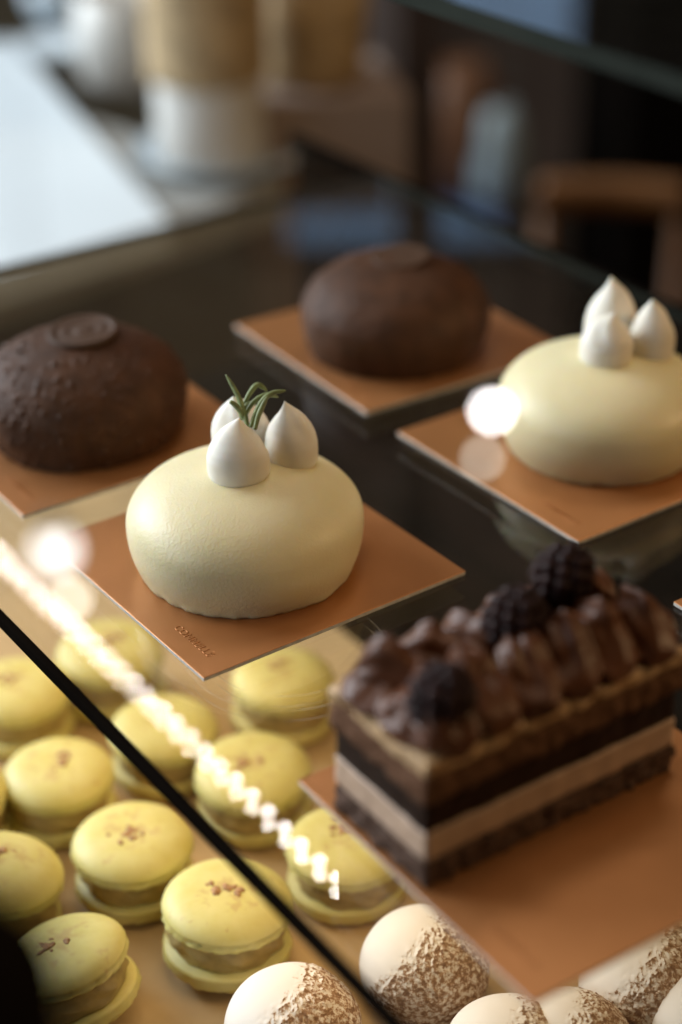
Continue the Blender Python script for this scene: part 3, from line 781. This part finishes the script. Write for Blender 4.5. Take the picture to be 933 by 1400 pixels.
lathe_thing('brown_jug', [(0.04, 0), (0.06, 0.03), (0.07, 0.09), (0.05, 0.16), (0.035, 0.19), (0.032, 0.19), (0, 0.17)], M['leather'], 628, 262, -0.578, 'brown jug on the bench beside the pale vase', 'jug')
wn = empty('window', Vector((0.14, 3.598, 0.80))); tag(wn, 'cool daylit window on the wall, seen only mirrored in the glass shelf', 'window')
bm = bmesh.new(); box(bm, -0.30, 0.34, -0.030, -0.012, -0.30, 0.27); build('pane', bm, M['daylight'], wn, False)
bm = bmesh.new()
for x0, x1, z0, z1 in ((-0.34, -0.30, -0.34, 0.31), (0.34, 0.38, -0.34, 0.31), (-0.30, 0.34, -0.34, -0.30), (-0.30, 0.34, 0.27, 0.31), (-0.30, 0.34, -0.02, 0.0)): box(bm, x0, x1, -0.05, -0.001, z0, z1)
build('frame', bm, M['post'], wn, False)
# chair
cc = at(838, 284, 1.75)
ch = empty('wooden_chair', Vector((cc.x, cc.y, FL)), R(-6)); tag(ch, 'orange wooden chair with a curved top rail at right', 'chair')
H = cc.z - FL
bm = bmesh.new()
pts = [Vector((x, 0.03 - 1.6 * x * x, H + 0.004 - 0.35 * x * x)) for x in [(-0.074 + 0.148 * k / 12) for k in range(13)]]
for k, p in enumerate(pts):
    pass
rings = []
for p in pts:
    rings.append([bm.verts.new(p + Vector((0, dy, dz))) for dy, dz in ((-.008, -.017), (.008, -.017), (.010, 0), (.008, .017), (-.008, .017), (-.010, 0))])
for A_, B_ in zip(rings, rings[1:]):
    for k in range(6): bm.faces.new((A_[k], A_[(k + 1) % 6], B_[(k + 1) % 6], B_[k]))
bm.faces.new(rings[0]); bm.faces.new(list(reversed(rings[-1])))
build('top_rail', bm, M['orangewood'], ch)
for s in (-1, 1):
    bm = bmesh.new(); tube(bm, [Vector((0.066 * s, 0.02, 0.0)), Vector((0.068 * s, 0.01, H * .55)), Vector((0.068 * s, 0.022, H - 0.012))], [0.009, 0.010, 0.008], 10); build('back_post', bm, M['orangewood'], ch)
    bm = bmesh.new(); tube(bm, [Vector((0.066 * s, -0.19, 0.0)), Vector((0.066 * s, -0.18, H * .45))], 0.010, 10); build('leg', bm, M['orangewood'], ch)
bm = bmesh.new(); box(bm, -0.085, 0.085, -0.20, 0.035, H * .45, H * .45 + 0.022, 0.006); build('seat', bm, M['post'], ch, False)

# ------------------------------------------------------------------ lights
def area(name, loc, target, sx_, sy_, power, col, spread=None):
    l = bpy.data.lights.new(name, 'AREA'); l.shape = 'RECTANGLE'; l.size = sx_; l.size_y = sy_; l.energy = power; l.color = col
    if spread: l.spread = R(spread)
    o = bpy.data.objects.new(name, l); o.location = loc
    o.rotation_euler = (Vector(target) - Vector(loc)).to_track_quat('-Z', 'Y').to_euler(); return link(o)
area('window_light', (-2.1, 1.75, 1.0), (-0.15, 1.0, -0.1), 1.8, 1.5, 52, (0.84, 0.93, 1.0), 100)
area('side_lamp', (1.25, 0.40, 0.62), (0.0, 0.42, 0.0), 0.4, 0.4, 7.6, (1.0, 0.66, 0.34))
area('overhead_fill', (-0.05, 0.42, 1.25), (0.0, 0.45, 0.0), 0.4, 0.4, 2.9, (1.0, 0.78, 0.52))  # added fill from above; no fixture is built
area('room_lamp', (0.5, 2.4, 3.6), (0.5, 2.7, -1.0), 1.0, 1.0, 32, (1.0, 0.86, 0.74))
area('front_fill_light', (-1.6, -0.15, 0.45), (0.0, 0.48, 0.0), 1.2, 1.0, 13, (0.86, 0.94, 1.0))  # added soft cool fill from the front left; no window is built there
o = area('case_lamp', ne(0.25, -0.46, -0.012), ne(0.25, -0.46, -0.2), 0.36, 0.10, 0.27, (1.0, 0.73, 0.40))
o.rotation_euler = (0, 0, YAW)
w = bpy.data.worlds.new('World'); sc.world = w; w.use_nodes = True
bg = w.node_tree.nodes['Background']; bg.inputs[0].default_value = (1.0, 0.78, 0.56, 1); bg.inputs[1].default_value = 0.022

# ------------------------------------------------------------------ camera
cd = bpy.data.cameras.new('camera'); cam = bpy.data.objects.new('camera', cd); link(cam)
cam.matrix_world = Matrix(((RT.x, UP.x, -FW.x, 0), (RT.y, UP.y, -FW.y, 0), (RT.z, UP.z, -FW.z, CH), (0, 0, 0, 1)))
cd.sensor_fit = 'VERTICAL'; cd.sensor_height = 36.0; cd.lens = FPX / 1400 * 36
cd.clip_start = 0.02; cd.clip_end = 60
cd.dof.use_dof = True; cd.dof.focus_distance = 0.541; cd.dof.aperture_fstop = cd.lens / 17.0
sc.camera = cam
sc.view_settings.view_transform = 'Standard'; sc.view_settings.look = 'None'; sc.view_settings.exposure = -0.38; sc.view_settings.gamma = 1.0
sc.cycles.max_bounces = 10; sc.cycles.transparent_max_bounces = 16; sc.cycles.caustics_reflective = False; sc.cycles.caustics_refractive = False
sc.cycles.use_denoising = True; sc.cycles.sample_clamp_indirect = 0.0; sc.cycles.sample_clamp_direct = 0.0; sc.cycles.use_adaptive_sampling = False
